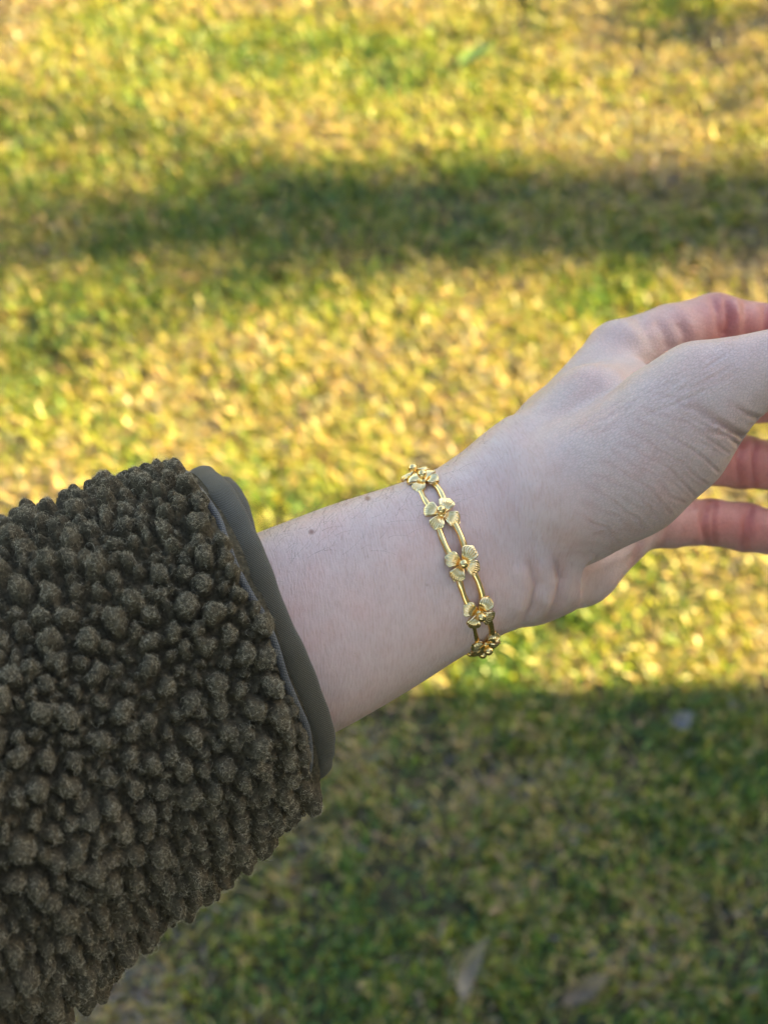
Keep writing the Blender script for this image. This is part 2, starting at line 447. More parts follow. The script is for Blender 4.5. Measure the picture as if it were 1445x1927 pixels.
fallen_leaf(1278, 1383, .026, .020, .8, .4, (.18, .175, .165), 'small whitish leaf scrap lying in shade just below the sunlit strip', tilt=10)
fallen_leaf(897, 138, .070, .045, .5, .6, (.20, .30, .08), 'broad pale green leaf lying in the sunlit grass at the top', tilt=-20)
fallen_leaf(1095, 1885, .055, .018, 1.0, .5, (.20, .15, .095), 'narrow tan dry leaf lying in shaded grass at lower right', tilt=20)

# ------------------------------------------------------------------ the arm and hand
A_IMG = np.array([.907, .42])                        # forearm direction in the picture (y up)
t_away = R(14)
AX = np.array([A_IMG[0] * math.cos(t_away), A_IMG[1] * math.cos(t_away), -math.sin(t_away)])
AX /= np.linalg.norm(AX)
NX = np.array([.42, -.907, 0.0]); NX -= AX * NX.dot(AX); NX /= np.linalg.norm(NX)    # towards the little-finger side, down in the picture
BX = np.cross(AX, NX)
if BX[2] < 0: BX = -BX; 
ORG = P(870, 1044, .446)
FR = np.stack([AX, NX, BX], 1)                       # arm frame columns, camera space
if np.linalg.det(FR) < 0: NX = -NX; FR = np.stack([AX, NX, BX], 1); NSIGN = -1
else: NSIGN = 1
def M_from(fr, org):
    m = Matrix.Identity(4)
    for i in range(3):
        for j in range(3): m[i][j] = fr[i][j]
        m[i][3] = org[i]
    return m
M_ARM = M_CAM @ M_from(FR, ORG)
to_arm = lambda p: (np.asarray(p) - ORG) @ FR
NDOWN = NX * NSIGN                                   # camera-space vector pointing down the picture

# forearm sections: photo pixel of the centre, distance, half width (px)
SEC = [(-60, 1480, .398, 232, 1.0), (284, 1312, .420, 216, .98), (584, 1177, .434, 199, .95), (700, 1121, .439, 188, .92), (790, 1079, .4425, 174, .88),
       (870, 1044, .446, 166, .86), (940, 1016, .451, 168, .82), (1010, 985, .458, 168, .72)]
sec_t, sec_c, sec_n, sec_b = [], [], [], []
for px, py, d, hw, k in SEC:
    q = to_arm(P(px, py, d)); sec_t.append(q[0]); sec_c.append(q[1:]); sec_n.append(hw * d / FPX); sec_b.append(hw * d / FPX * k)
sec_t = np.array(sec_t); sec_c = np.array(sec_c); sec_n = np.array(sec_n); sec_b = np.array(sec_b)
tt = np.linspace(sec_t[0], sec_t[-1], 200)
def smooth_interp(y):
    v = np.interp(tt, sec_t, y); k = np.ones(15) / 15
    vp = np.pad(v, 7, mode='edge'); vp[:7] = v[0] - (v[1] - v[0]) * np.arange(7, 0, -1); vp[-7:] = v[-1] + (v[-1] - v[-2]) * np.arange(1, 8)
    return np.convolve(vp, k, 'valid')
T_c1, T_c2, T_n, T_b = smooth_interp(sec_c[:, 0]), smooth_interp(sec_c[:, 1]), smooth_interp(sec_n), smooth_interp(sec_b)
def sd_forearm(p):
    q = (p - ORG) @ FR
    t = np.clip(q[:, 0], tt[0], tt[-1])
    u = q[:, 1] - np.interp(t, tt, T_c1); w = q[:, 2] - np.interp(t, tt, T_c2)
    rn, rb = np.interp(t, tt, T_n), np.interp(t, tt, T_b)
    e = 2.25
    f = ((np.abs(u) / rn) ** e + (np.abs(w) / rb) ** e) ** (1 / e)
    d = (f - 1) * np.minimum(rn, rb)
    cap = np.maximum(tt[0] - q[:, 0], q[:, 0] - tt[-1])
    return np.maximum(d, cap)
def rcone(p, a, b, r1, r2):
    ba = b - a; l2 = ba.dot(ba); rr = r1 - r2; a2 = max(l2 - rr * rr, 1e-9); il2 = 1 / l2
    pa = p - a; y = pa @ ba; z = y - l2
    xv = pa * l2 - y[:, None] * ba; x2 = (xv * xv).sum(1); y2 = y * y * l2; z2 = z * z * l2
    k = np.sign(rr) * rr * rr * x2
    o = (np.sqrt(x2 * a2 * il2) + y * rr) * il2 - r1
    o = np.where(np.sign(z) * a2 * z2 > k, np.sqrt(x2 + z2) * il2 - r2, o)
    return np.where(np.sign(y) * a2 * y2 < k, np.sqrt(x2 + y2) * il2 - r1, o)
def smin(a, b, k):
    h = np.maximum(k - np.abs(a - b), 0) / k
    return np.minimum(a, b) - h * h * h * k / 6
def N(px, py, d, r): return (P(px, py, d), r * d / FPX)
def chain(p, nodes, k=.004):
    f = None
    for (a, ra), (b, rb) in zip(nodes[:-1], nodes[1:]):
        g_ = rcone(p, a, b, ra, rb); f = g_ if f is None else smin(f, g_, k)
    return f
PALM = [  # metacarpal rays and the pads of the palm
    [N(925, 960, .460, 92), N(1050, 815, .472, 78), N(1165, 668, .492, 62)],
    [N(950, 1000, .466, 92), N(1110, 860, .484, 76), N(1225, 750, .502, 60)],
    [N(970, 1040, .468, 90), N(1120, 950, .490, 76), N(1225, 858, .510, 58)],
    [N(985, 1085, .468, 84), N(1085, 1058, .484, 80), N(1190, 978, .504, 62)],
]
PADS = [[N(1080, 905, .462, 70), N(1190, 820, .492, 55)], [N(1060, 1000, .468, 75), N(1170, 900, .495, 60)],
        [N(1010, 885, .453, 98), N(1118, 782, .457, 94), N(1188, 728, .474, 48)]]
THUMB = [N(985, 960, .449, 112), N(1090, 915, .441, 118), N(1185, 868, .436, 118), N(1258, 800, .433, 112), N(1318, 745, .430, 98),
         N(1392, 712, .428, 73), N(1450, 690, .428, 63), N(1540, 664, .430, 60), N(1640, 650, .436, 50), N(1700, 650, .440, 38)]
THENAR = [N(1090, 960, .449, 100), N(1180, 900, .443, 108), N(1265, 832, .438, 100), N(1318, 785, .435, 80)]
INDEX = [N(1165, 665, .492, 60), N(1262, 632, .505, 58), N(1345, 611, .516, 58), N(1425, 622, .524, 51), N(1500, 640, .528, 49), N(1590, 680, .526, 42), N(1620, 705, .522, 34)]
MIDDLE = [N(1225, 750, .502, 58), N(1340, 735, .520, 56), N(1430, 738, .532, 56), N(1530, 750, .542, 49), N(1610, 775, .545, 46), N(1690, 815, .542, 40), N(1720, 840, .538, 32)]
RING = [N(1225, 858, .510, 56), N(1310, 862, .525, 51), N(1395, 869, .538, 49), N(1480, 880, .546, 45), N(1560, 898, .548, 43), N(1640, 930, .545, 38), N(1668, 948, .541, 30)]
LITTLE = [N(1190, 978, .504, 58), N(1262, 984, .516, 46), N(1340, 983, .528, 43), N(1400, 992, .535, 45), N(1455, 1002, .540, 42), N(1530, 1022, .542, 37), N(1560, 1036, .540, 29)]
def sd_body(p):
    palm = None
    for c_ in PALM: g_ = chain(p, c_, .006); palm = g_ if palm is None else smin(palm, g_, .014)
    for c_ in PADS: palm = smin(palm, chain(p, c_), .014)
    f = smin(sd_forearm(p), palm, .016)
    th = smin(chain(p, THUMB, .006), chain(p, THENAR, .006), .008)
    f = smin(f, th, .010)
    for fi in (INDEX, MIDDLE, RING, LITTLE): f = smin(f, chain(p, fi, .003), .0045)
    # tendon hollow and wrist tendons on the palm side
    return f

def surface_nets(fn, lo, hi, h):
    ax = [np.arange(lo[i], hi[i] + h, h) for i in range(3)]
    n = [len(a) for a in ax]
    G = np.empty(n, np.float32)
    for i, xv in enumerate(ax[0]):
        Y, Z = np.meshgrid(ax[1], ax[2], indexing='ij')
        p = np.stack([np.full(Y.size, xv), Y.ravel(), Z.ravel()], -1)
        G[i] = fn(ORG + p @ FR.T).reshape(Y.shape)
    corners = [(a, b, c_) for a in (0, 1) for b in (0, 1) for c_ in (0, 1)]
    sl = lambda o: G[o[0]:n[0] - 1 + o[0], o[1]:n[1] - 1 + o[1], o[2]:n[2] - 1 + o[2]]
    neg = sum((sl(o) < 0).astype(np.int8) for o in corners)
    act = (neg > 0) & (neg < 8); ids = -np.ones(act.shape, np.int64); ids[act] = np.arange(act.sum())
    acc = np.zeros(act.shape + (3,), np.float32); cnt = np.zeros(act.shape, np.float32)
    for a in corners:
        for k in range(3):
            if a[k] == 0:
                b = list(a); b[k] = 1
                fa, fb = sl(a), sl(b); m = (fa < 0) != (fb < 0)
                tq = np.where(m, fa / np.where(m, fa - fb, 1), 0)
                for j in range(3): acc[..., j] += np.where(m, a[j] + (tq if j == k else 0), 0)
                cnt += m
    cell = np.argwhere(act)
    V = (cell + acc[act] / cnt[act][:, None]) * h + np.array(lo)
    Q = []
    for k in range(3):
        o = [[0, 0, 0], [0, 0, 0]]; o[1][k] = 1
        f0 = G[tuple(slice(0, n[j] - (1 if j == k else 0)) for j in range(3))]
        f1 = G[tuple(slice(1 if j == k else 0, n[j]) for j in range(3))]
        m = (f0 < 0) != (f1 < 0)
        e = np.argwhere(m); u, w = (k + 1) % 3, (k + 2) % 3
        ok = (e[:, u] > 0) & (e[:, w] > 0) & (e[:, u] < n[u] - 1) & (e[:, w] < n[w] - 1); e = e[ok]
        inside = f0[tuple(e.T)] < 0
        def cid(du, dw):
            c2 = e.copy(); c2[:, u] -= du; c2[:, w] -= dw; return ids[tuple(c2.T)]
        q = np.stack([cid(1, 1), cid(0, 1), cid(0, 0), cid(1, 0)], -1)
        q[~inside] = q[~inside][:, ::-1]; Q.append(q)
    return V, np.concatenate(Q)

lo = np.array([-.165, -.075, -.115]); hi = np.array([.205, .085, .075])
corner_pts = np.array([to_arm(p) for c_ in PALM + [THUMB, THENAR, INDEX, MIDDLE, RING, LITTLE] for p, r in c_])
lo = np.minimum(lo, corner_pts.min(0) - .02); hi = np.maximum(hi, corner_pts.max(0) + .02)
lo[0] = to_arm(P(330, 1300, .42))[0]; 
fn = lambda p: np.maximum(sd_body(p), lo[0] + .008 - (p - ORG) @ FR[:, 0])
Vb, Qb = surface_nets(fn, lo, hi, .00205)
def newton(V, it):
    for _ in range(it):
        p = ORG + V @ FR.T; e = .0003
        f = fn(p); gr = np.stack([(fn(p + FR[:, k] * e) - f) / e for k in range(3)], -1)
        V = V - np.clip(f / np.maximum((gr * gr).sum(1), .2), -.0015, .0015)[:, None] * gr
    return V, gr
tmp = bpy.data.objects.new('tmp', mesh_np('tmp', Vb, Qb)); COL.objects.link(tmp)
md = tmp.modifiers.new('s', 'SUBSURF'); md.levels = 2; md.render_levels = 2
dg = bpy.context.evaluated_depsgraph_get(); ev = bpy.data.meshes.new_from_object(tmp.evaluated_get(dg))
bpy.data.objects.remove(tmp)
nv = len(ev.vertices); V = np.empty(nv * 3, np.float32); ev.vertices.foreach_get('co', V); V = V.reshape(-1, 3).astype(float)
Qf = np.empty(len(ev.loops), np.int32); ev.loops.foreach_get('vertex_index', Qf); Qf = Qf.reshape(-1, 4)
V0 = V.copy(); V, gr = newton(V, 2)
nrm = gr / (np.linalg.norm(gr, axis=1)[:, None] + 1e-9)

# folds and creases of the skin
pc = ORG + V @ FR.T; dep = -pc[:, 2]
PX = pc[:, 0] / dep * FPX + 722.5; PY = -pc[:, 1] / dep * FPX + 963.5
ncam = nrm @ FR.T
facing = (ncam * (-pc)).sum(1) / np.linalg.norm(pc, axis=1) > .05
def polydist(poly, sel):
    x, y = PX[sel], PY[sel]; best = np.full(x.shape, 1e9); par = np.zeros(x.shape); acc = 0
    for (x0, y0), (x1, y1) in zip(poly[:-1], poly[1:]):
        dx, dy = x1 - x0, y1 - y0; u = np.clip(((x - x0) * dx + (y - y0) * dy) / (dx * dx + dy * dy), 0, 1)
        dd = np.hypot(x - x0 - u * dx, y - y0 - u * dy); closer = dd < best
        best = np.where(closer, dd, best); par = np.where(closer, (acc + u) / (len(poly) - 1), par); acc += 1
    return best, par
disp = np.zeros(nv); redden = np.zeros(nv)
def crease(poly, w, depth, dmin=0, dmax=1, red=0.0, bulge=.15, fade=False):
    xs = [p[0] for p in poly]; ys = [p[1] for p in poly]; m = 4 * w
    sel = np.where(facing & (dep > dmin) & (dep < dmax) & (PX > min(xs) - m) & (PX < max(xs) + m) & (PY > min(ys) - m) & (PY < max(ys) + m))[0]
    if len(sel) == 0: return
    q, par = polydist(poly, sel); q = q / w
    depth = depth * (1 - par ** 1.5) if fade else depth * np.clip(4 * np.minimum(par, 1 - par) + .25, 0, 1)
    disp[sel] += -depth * np.exp(-q * q) + depth * bulge * np.exp(-((q - 2) / .8) ** 2)
    redden[sel] = np.maximum(redden[sel], red * np.exp(-(q / 1.6) ** 2))
def wob(a, b, n=6, amp=5, seed=0, sag=0.0):
    rg = np.random.default_rng(seed); a, b = np.array(a, float), np.array(b, float)
    d = b - a; nn = np.array([-d[1], d[0]]) / (np.linalg.norm(d) + 1e-9)
    u = np.linspace(0, 1, n)
    return [tuple(a + d * k + nn * (rg.normal() * amp + sag * math.sin(math.pi * k))) for k in u]
T = .462
crease([(1398, 822), (1380, 812), (1350, 792), (1300, 758)], 6.5, .0015, 0, T, .35, .1, True)
crease([(1392, 838), (1372, 822), (1330, 808)], 5, .0009, 0, T, .3, .1, True)
crease([(1428, 788), (1405, 778), (1375, 760)], 5, .0008, 0, T, .25, .1, True)
fan = [((1345, 800), (1225, 738)), ((1370, 850), (1205, 762)), ((1352, 885), (1195, 790)), ((1330, 912), (1185, 815)), ((1308, 930), (1165, 832)),
       ((1285, 948), (1150, 850)), ((1262, 963), (1130, 868)), ((1240, 978), (1120, 890)), ((1215, 992), (1105, 915)), ((1190, 1005), (1095, 942)),
       ((1165, 1018), (1080, 968)), ((1208, 1000), (1120, 1008)), ((1150, 1030), (1070, 1030)), ((1120, 1048), (1062, 1050))]
for k, (a, b) in enumerate(fan):
    crease(wob(a, b, 7, 3, 50 + k, 8), 3.3, (.00026 if k % 2 else .00036) * (.45 if k > 10 else 1), 0, T, .20, .15, True)
    a2 = (a[0] - 9 - 3 * (k % 3), a[1] + 9); b2 = (b[0] + 40, b[1] + 36)
    crease(wob(a2, b2, 5, 3, 90 + k, 5), 3.0, .00013, 0, T, .10)
for k in range(40):                                   # cross-hatch on the back of the thumb
    rg = np.random.default_rng(300 + k); x = rg.uniform(1060, 1330); y = 735 - (x - 1200) * .42 + rg.uniform(-12, 60)
    crease(wob((x, y), (x + 62, y - 22 - rg.uniform(-8, 22)), 4, 2, 400 + k), 3.0, .00012, 0, T, .06)
# palm/wrist folds
crease([(1050, 1052), (1058, 1090), (1050, 1130), (1030, 1168)], 8, .0013, 0, .53, .25)
crease([(1000, 1058), (1012, 1100), (1004, 1140), (985, 1176)], 8, .0010, 0, .53, .2)
crease([(1022, 1050), (1036, 1100), (1022, 1150)], 14, -.0011, 0, .53, 0, 0)      # tendon
crease([(975, 1060), (985, 1110), (965, 1165)], 16, -.0010, 0, .53, 0, 0)
crease([(1060, 1080), (1100, 1062), (1150, 1040), (1205, 1005)], 9, .0011, .455, .56, .2)
crease([(1205, 1000), (1200, 1030), (1188, 1062)], 7, .0008, .46, .6, .5)
crease([(1272, 940), (1262, 985), (1245, 1025)], 7, .0006, .46, .6, .4)
# finger joints
for poly, wdt, dp in (([(1334, 935), (1324, 985), (1332, 1030)], 8, .0011), ([(1346, 938), (1342, 985), (1346, 1030)], 5, .0007),
                 ([(1414, 945), (1404, 990), (1402, 1040)], 8, .0010), ([(1398, 815), (1390, 865), (1396, 920)], 8, .0011), ([(1424, 822), (1418, 870), (1422, 920)], 5, .0007)):
    crease(poly, wdt, dp, .48, .7, .55)
crease([(1338, 553), (1352, 590), (1354, 645)], 8, .0008, .48, .7, .45)
crease([(1366, 556), (1372, 600), (1366, 645)], 9, .0013, .48, .7, .7)
crease([(1400, 565), (1405, 600), (1402, 640)], 8, .0005, .48, .7, .3)
crease([(1440, 565), (1444, 600), (1440, 640)], 8, .0009, .48, .7, .7)
crease([(1232, 600), (1250, 628), (1262, 665)], 10, .0007, .46, .7, .15)
crease([(1275, 605), (1290, 630), (1292, 660)], 9, .0007, .46, .7, .2)
crease([(1185, 585), (1215, 620), (1238, 665)], 12, .0006, .46, .7, .05)
V = V + nrm * disp[:, None]
# colour of the skin itself: pale forearm, pinker palm side and fingertips, a few moles
base = np.array([.685, .485, .38])
tintc = np.tile(base, (nv, 1))
deepness = np.clip((dep - .475) / .03, 0, 1) * np.clip((PX - 1120) / 220, 0, 1)
inner = np.clip(ncam[:, 2], 0, 1)
pink = np.clip(deepness * (.35 + .65 * inner), 0, 1)
tintc = tintc * (1 - pink[:, None]) + pink[:, None] * np.array([.62, .20, .145])
palmar = np.clip(((PY - 960) / 120), 0, 1) * np.clip((PX - 1020) / 60, 0, 1) * (1 - pink)
tintc = tintc * (1 - .5 * palmar[:, None]) + .5 * palmar[:, None] * np.array([.70, .47, .38])
tintc *= 1 - redden[:, None] * np.array([.25, .5, .5])
rg = np.random.default_rng(5)
spots = [(586, 1001, 6, .92), (692, 938, 5.5, .92), (803, 1101, 3.5, .35), (690, 1048, 2.5, .2), (1010, 905, 2.5, .2)]
for sx, sy, sr, sa in spots:
    q = np.hypot(PX - sx, (PY - sy) * 1.2) / sr
    wgt = (sa * np.exp(-q ** 4) * facing)[:, None]
    tintc = tintc * (1 - wgt) + wgt * np.array([.30, .135, .08])
me = mesh_np('person', V, Qf)
color_attr(me, 'tint', tintc)
mkv = np.clip((PX - .45 * (PY - 850) - 985) / 110, 0, 1)
a = me.attributes.new('thumb_mask', 'FLOAT', 'POINT'); a.data.foreach_set('value', mkv.astype(np.float32))
person = link('person', me, SKIN); person.matrix_world = M_ARM
props(person, 'outstretched left arm with open hand, wearing an olive brown fleece sleeve', 'person')

# fine arm hair
def hair(name, strands, radius, mat, parent, npts):
    hc = bpy.data.hair_curves.new(name); n = len(strands)
    hc.add_curves([npts] * n)
    hc.attributes['position'].data.foreach_set('vector', np.asarray(strands, np.float32).ravel())
    rad = hc.attributes.get('radius') or hc.attributes.new('radius', 'FLOAT', 'POINT')
    prof = np.linspace(1, .35, npts); rr = (np.asarray(radius).reshape(-1, 1) * prof[None, :]) if np.ndim(radius) else np.tile(prof * radius, (n, 1))
    rad.data.foreach_set('value', rr.astype(np.float32).ravel())
    hc.materials.append(mat)
    o = bpy.data.objects.new(name, hc); COL.objects.link(o); o.parent = parent
    o['kind'] = 'stuff'; return o
rg = np.random.default_rng(17)
arm_len = V[:, 0]
upper = np.where((PX > 495) & (PX < 1010) & (PX + PY * .0 < 1010) & (ncam[:, 1] > -.2) & (ncam[:, 2] > -.35))[0]
wt = np.clip(ncam[upper, 1] - .25, .012, 1) ** 2 * np.clip((1000 - PX[upper]) / 250, .02, 1); wt /= wt.sum()
pick = rg.choice(upper, 420, p=wt, replace=False)
st = []
for i in pick:
    d0 = nrm[i] * .55 + np.array([.75, 0, 0]) + rg.normal(size=3) * .35; d0 /= np.linalg.norm(d0)
    L = rg.uniform(.003, .008); cv = rg.normal(size=3) * .35; p0 = V[i]
    u = np.linspace(0, 1, 6)[:, None]
    st.append(p0 + d0 * u * L + (cv - nrm[i] * .25) * u ** 2 * L)
hair('arm_hair', st, .000018, HAIR, person, 6)

# ------------------------------------------------------------------ the sleeve
t2 = R(15)
SA2 = np.array([.872, .49]); SAX = np.array([SA2[0] * math.cos(t2), SA2[1] * math.cos(t2), -math.sin(t2)]); SAX /= np.linalg.norm(SAX)
SN = np.array([.49, -.872, 0.0]); SN /= np.linalg.norm(SN); SN -= SAX * SN.dot(SAX); SN /= np.linalg.norm(SN)
SB = np.cross(SAX, SN)
if SB[2] < 0: SB = -SB
SC = P(468, 1183, .430)
SF = np.stack([SAX, SN, SB], 1)
to_arm_dir = FR.T
def sleeve_path(s):
    """centre line back from the cuff towards the shoulder, camera space; bends at the elbow"""
    s = np.asarray(s, float)
    el = .235
    back = np.minimum(s, el)[:, None] * -SAX
    up_dir = np.array([-.42, -.36, .83]); up_dir /= np.linalg.norm(up_dir)
    x = np.clip(s - el, 0, None)
    w = np.clip(x / .08, 0, 1); sm = w * w * (3 - 2 * w)
    return SC + back + x[:, None] * (-SAX * (1 - sm)[:, None] * .5 + up_dir * (.5 + .5 * sm)[:, None])
SL = .36
SHEAR = .13
ns, nth = int(SL / .00066), 520
s_ = np.linspace(0, SL, ns); th = np.linspace(0, 2 * math.pi, nth, endpoint=False)
ctr = sleeve_path(s_)
tan = -np.gradient(ctr, axis=0); tan /= np.linalg.norm(tan, axis=1)[:, None]
nvec = SN[None] - tan * (tan @ SN)[:, None]; nvec /= np.linalg.norm(nvec, axis=1)[:, None]
bvec = np.cross(tan, nvec); bvec *= np.sign((bvec @ SB))[:, None]
rn_s = .0465 + .140 * np.clip(s_, 0, .14) + .04 * np.clip(s_ - .14, 0, 1)
rb_s = rn_s * .93
wr = 1 + .018 * np.sin(s_[:, None] * 70 + 2 * np.sin(th[None, :])) * np.cos(th[None, :] - 1) + .012 * np.sin(3 * th[None, :] + s_[:, None] * 25)
ring_out = nvec[:, None, :] * (np.cos(th)[None, :, None]) * (rn_s[:, None] * wr)[..., None] + bvec[:, None, :] * (np.sin(th)[None, :, None]) * (rb_s[:, None] * wr)[..., None]
base_p = ctr[:, None, :] + ring_out
nout = nvec[:, None, :] * (np.cos(th) [None, :, None] / rn_s[:, None, None]) + bvec[:, None, :] * (np.sin(th)[None, :, None] / rb_s[:, None, None])
nout /= np.linalg.norm(nout, axis=2)[..., None]
# curls of pile
rg = np.random.default_rng(77)
ds = SL / (ns - 1)
H = np.zeros((ns, nth), np.float32)
arc = 2 * math.pi * .05 / nth
wx = (vnoise(np.repeat(s_, nth) * 1, np.tile(th * .05, ns), 330, 61) - .5).reshape(ns, nth) * .0014
wy = (vnoise(np.repeat(s_, nth) * 1, np.tile(th * .05, ns), 330, 62) - .5).reshape(ns, nth) * .0020
def loc_r(cs): return .0465 + .140 * min(max(cs, 0), .14)
cell = .004; buckets = {}; nubs = []
for tries, ra, rb_ in ((6000, .0020, .0030), (40000, .0013, .0021), (70000, .0008, .0013)):
    rs = rg.uniform(ra, rb_, tries); css = rg.uniform(.0034, SL, tries); cts = rg.uniform(0, 2 * math.pi, tries)
    for cs, ct, r in zip(css.tolist(), cts.tolist(), rs.tolist()):
        if cs > .2 and r < .0018: continue
        sp = rg.uniform(.93, 1.03); lr = loc_r(cs); ci, cj = int(cs / cell), int(ct * lr / cell); ok = True
        for di in (-2, -1, 0, 1, 2):
            for dj in (-2, -1, 0, 1, 2):
                for (s1, t1, r1) in buckets.get((ci + di, cj + dj), ()):
                    if (s1 - cs) ** 2 + ((t1 - ct) * lr) ** 2 < (sp * (r + r1)) ** 2: ok = False; break
                if not ok: break
            if not ok: break
        if ok: buckets.setdefault((ci, cj), []).append((cs, ct, r)); nubs.append((cs, ct, r))
for cs, ct, r in nubs:
    ar = rg.uniform(1, 1.14); an = rg.uniform(0, math.pi); hh = r * rg.uniform(.95, 1.25); stalk = .0014 + r * rg.uniform(.7, 1.1)
    sub = [(0, 0, 1.0)] + [(rg.normal() * .26 * r, rg.normal() * .26 * r, rg.uniform(.5, .8)) for _ in range(rg.integers(1, 4))]
    m = int(r * ar * 1.9 / ds) + 2; i0 = int(cs / ds); iA, iB = max(0, i0 - m), min(ns, i0 + m + 1)
    if iA >= iB: continue
    arck = 2 * math.pi * loc_r(cs) / nth
    mj = int(r * ar * 1.9 / arck) + 2; j0 = int(ct / (2 * math.pi) * nth); jj = np.arange(j0 - mj, j0 + mj + 1) % nth
    du0 = (s_[iA:iB, None] - cs) + wx[iA:iB][:, jj]; dv0 = (np.arange(-mj, mj + 1)[None, :] + (j0 - ct / (2 * math.pi) * nth)) * arck + wy[iA:iB][:, jj]
    for ou, ov, sc in sub:
        du, dv = du0 - ou, dv0 - ov
        a1 = (du * math.cos(an) + dv * math.sin(an)) / (r * sc * ar); b1 = (-du * math.sin(an) + dv * math.cos(an)) / (r * sc)
        q = a1 * a1 + b1 * b1
        f = hh * sc * np.sqrt(np.clip(1 - q, 0, 1)) + (stalk + (1 - sc) * hh * .9) * np.clip((1 - q) * 6, 0, 1)
        H[iA:iB, jj] = np.maximum(H[iA:iB, jj], f)
lump = (vnoise(np.repeat(s_, nth), np.tile(th * .05, ns), 900, 63) - .5).reshape(ns, nth) * .0009
edge = np.clip((s_ + .0005) / .004, 0, 1)[:, None] ** .5
Hs = H.copy()
for _ in range(1):
    Hs = (Hs * 3 + np.roll(Hs, 1, 1) + np.roll(Hs, -1, 1) + np.vstack([Hs[:1], Hs[:-1]]) + np.vstack([Hs[1:], Hs[-1:]])) / 7
Hs = Hs + lump * np.clip(Hs / .001, 0, 1)
big = (vnoise(np.repeat(s_, nth), np.tile(th * .05, ns), 60, 64) - .5).reshape(ns, nth) * .004
pile = base_p + nout * ((Hs + .0006 + big) * edge + 0)[..., None]
pile = pile - SAX * (SHEAR * (pile - ctr[:, None, :]) @ SN * np.exp(-(s_ / .09) ** 2)[:, None])[..., None]
pv = (pile.reshape(-1, 3) - ORG) @ FR
capv = np.array([to_arm(ctr[-1] - tan[-1] * .03)])
fs = grid_faces(ns, nth, True)
if True:
    j = np.arange(nth); j2 = (j + 1) % nth
    capf = np.stack([(ns - 1) * nth + j, (ns - 1) * nth + j2, np.full(nth, ns * nth)], -1)
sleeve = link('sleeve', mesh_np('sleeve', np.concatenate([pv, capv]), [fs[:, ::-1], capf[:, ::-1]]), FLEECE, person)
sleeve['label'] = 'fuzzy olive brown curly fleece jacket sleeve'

# loose fibres of the fleece
nf = 260000
smax = .19
ii = rg.integers(0, int(smax / SL * ns), nf); jj = rg.integers(0, nth, nf)
hN = Hs[ii, jj]
keep = rg.random(nf) < np.clip((hN - .0020) / .003, .0, 1); ii, jj = ii[keep], jj[keep]; nf = len(ii)
P0 = pile[ii, jj]
# normal of the displaced pile
dS = np.gradient(pile, axis=0)[ii, jj]; dT = (np.roll(pile, -1, 1) - np.roll(pile, 1, 1))[ii, jj]
pn = np.cross(dS, dT); pn *= np.sign((pn * nout[ii, jj]).sum(1))[:, None]; pn /= np.linalg.norm(pn, axis=1)[:, None] + 1e-12
tgv = np.cross(pn, rg.normal(size=(nf, 3))); tgv /= np.linalg.norm(tgv, axis=1)[:, None] + 1e-9
bt = np.cross(pn, tgv)
Lf = rg.uniform(.0009, .0022, nf) * np.where(rg.random(nf) < .04, 1.7, 1)
rc = Lf * rg.uniform(.25, .5, nf); turn = rg.uniform(1.5, 4.2, nf) * rg.choice([-1, 1], nf); ph0 = rg.uniform(0, 6.28, nf)
lift = rg.uniform(.08, .38, nf)
NP = 7; st = np.zeros((nf, NP, 3), np.float32)
for k in range(NP):
    u = k / (NP - 1); ang = turn * u
    st[:, k] = P0 - pn * .0002 + pn * (lift * Lf * math.sin(u * 2.2))[:, None] + tgv * (rc * np.sin(ang) )[:, None] + bt * (rc * (1 - np.cos(ang)) * .8)[:, None]
st = (st.reshape(-1, 3) - ORG) @ FR
fib = hair('fleece_fibre', st.reshape(nf, NP, 3), rg.uniform(.000019, .000034, nf), FIBRE, sleeve, NP)

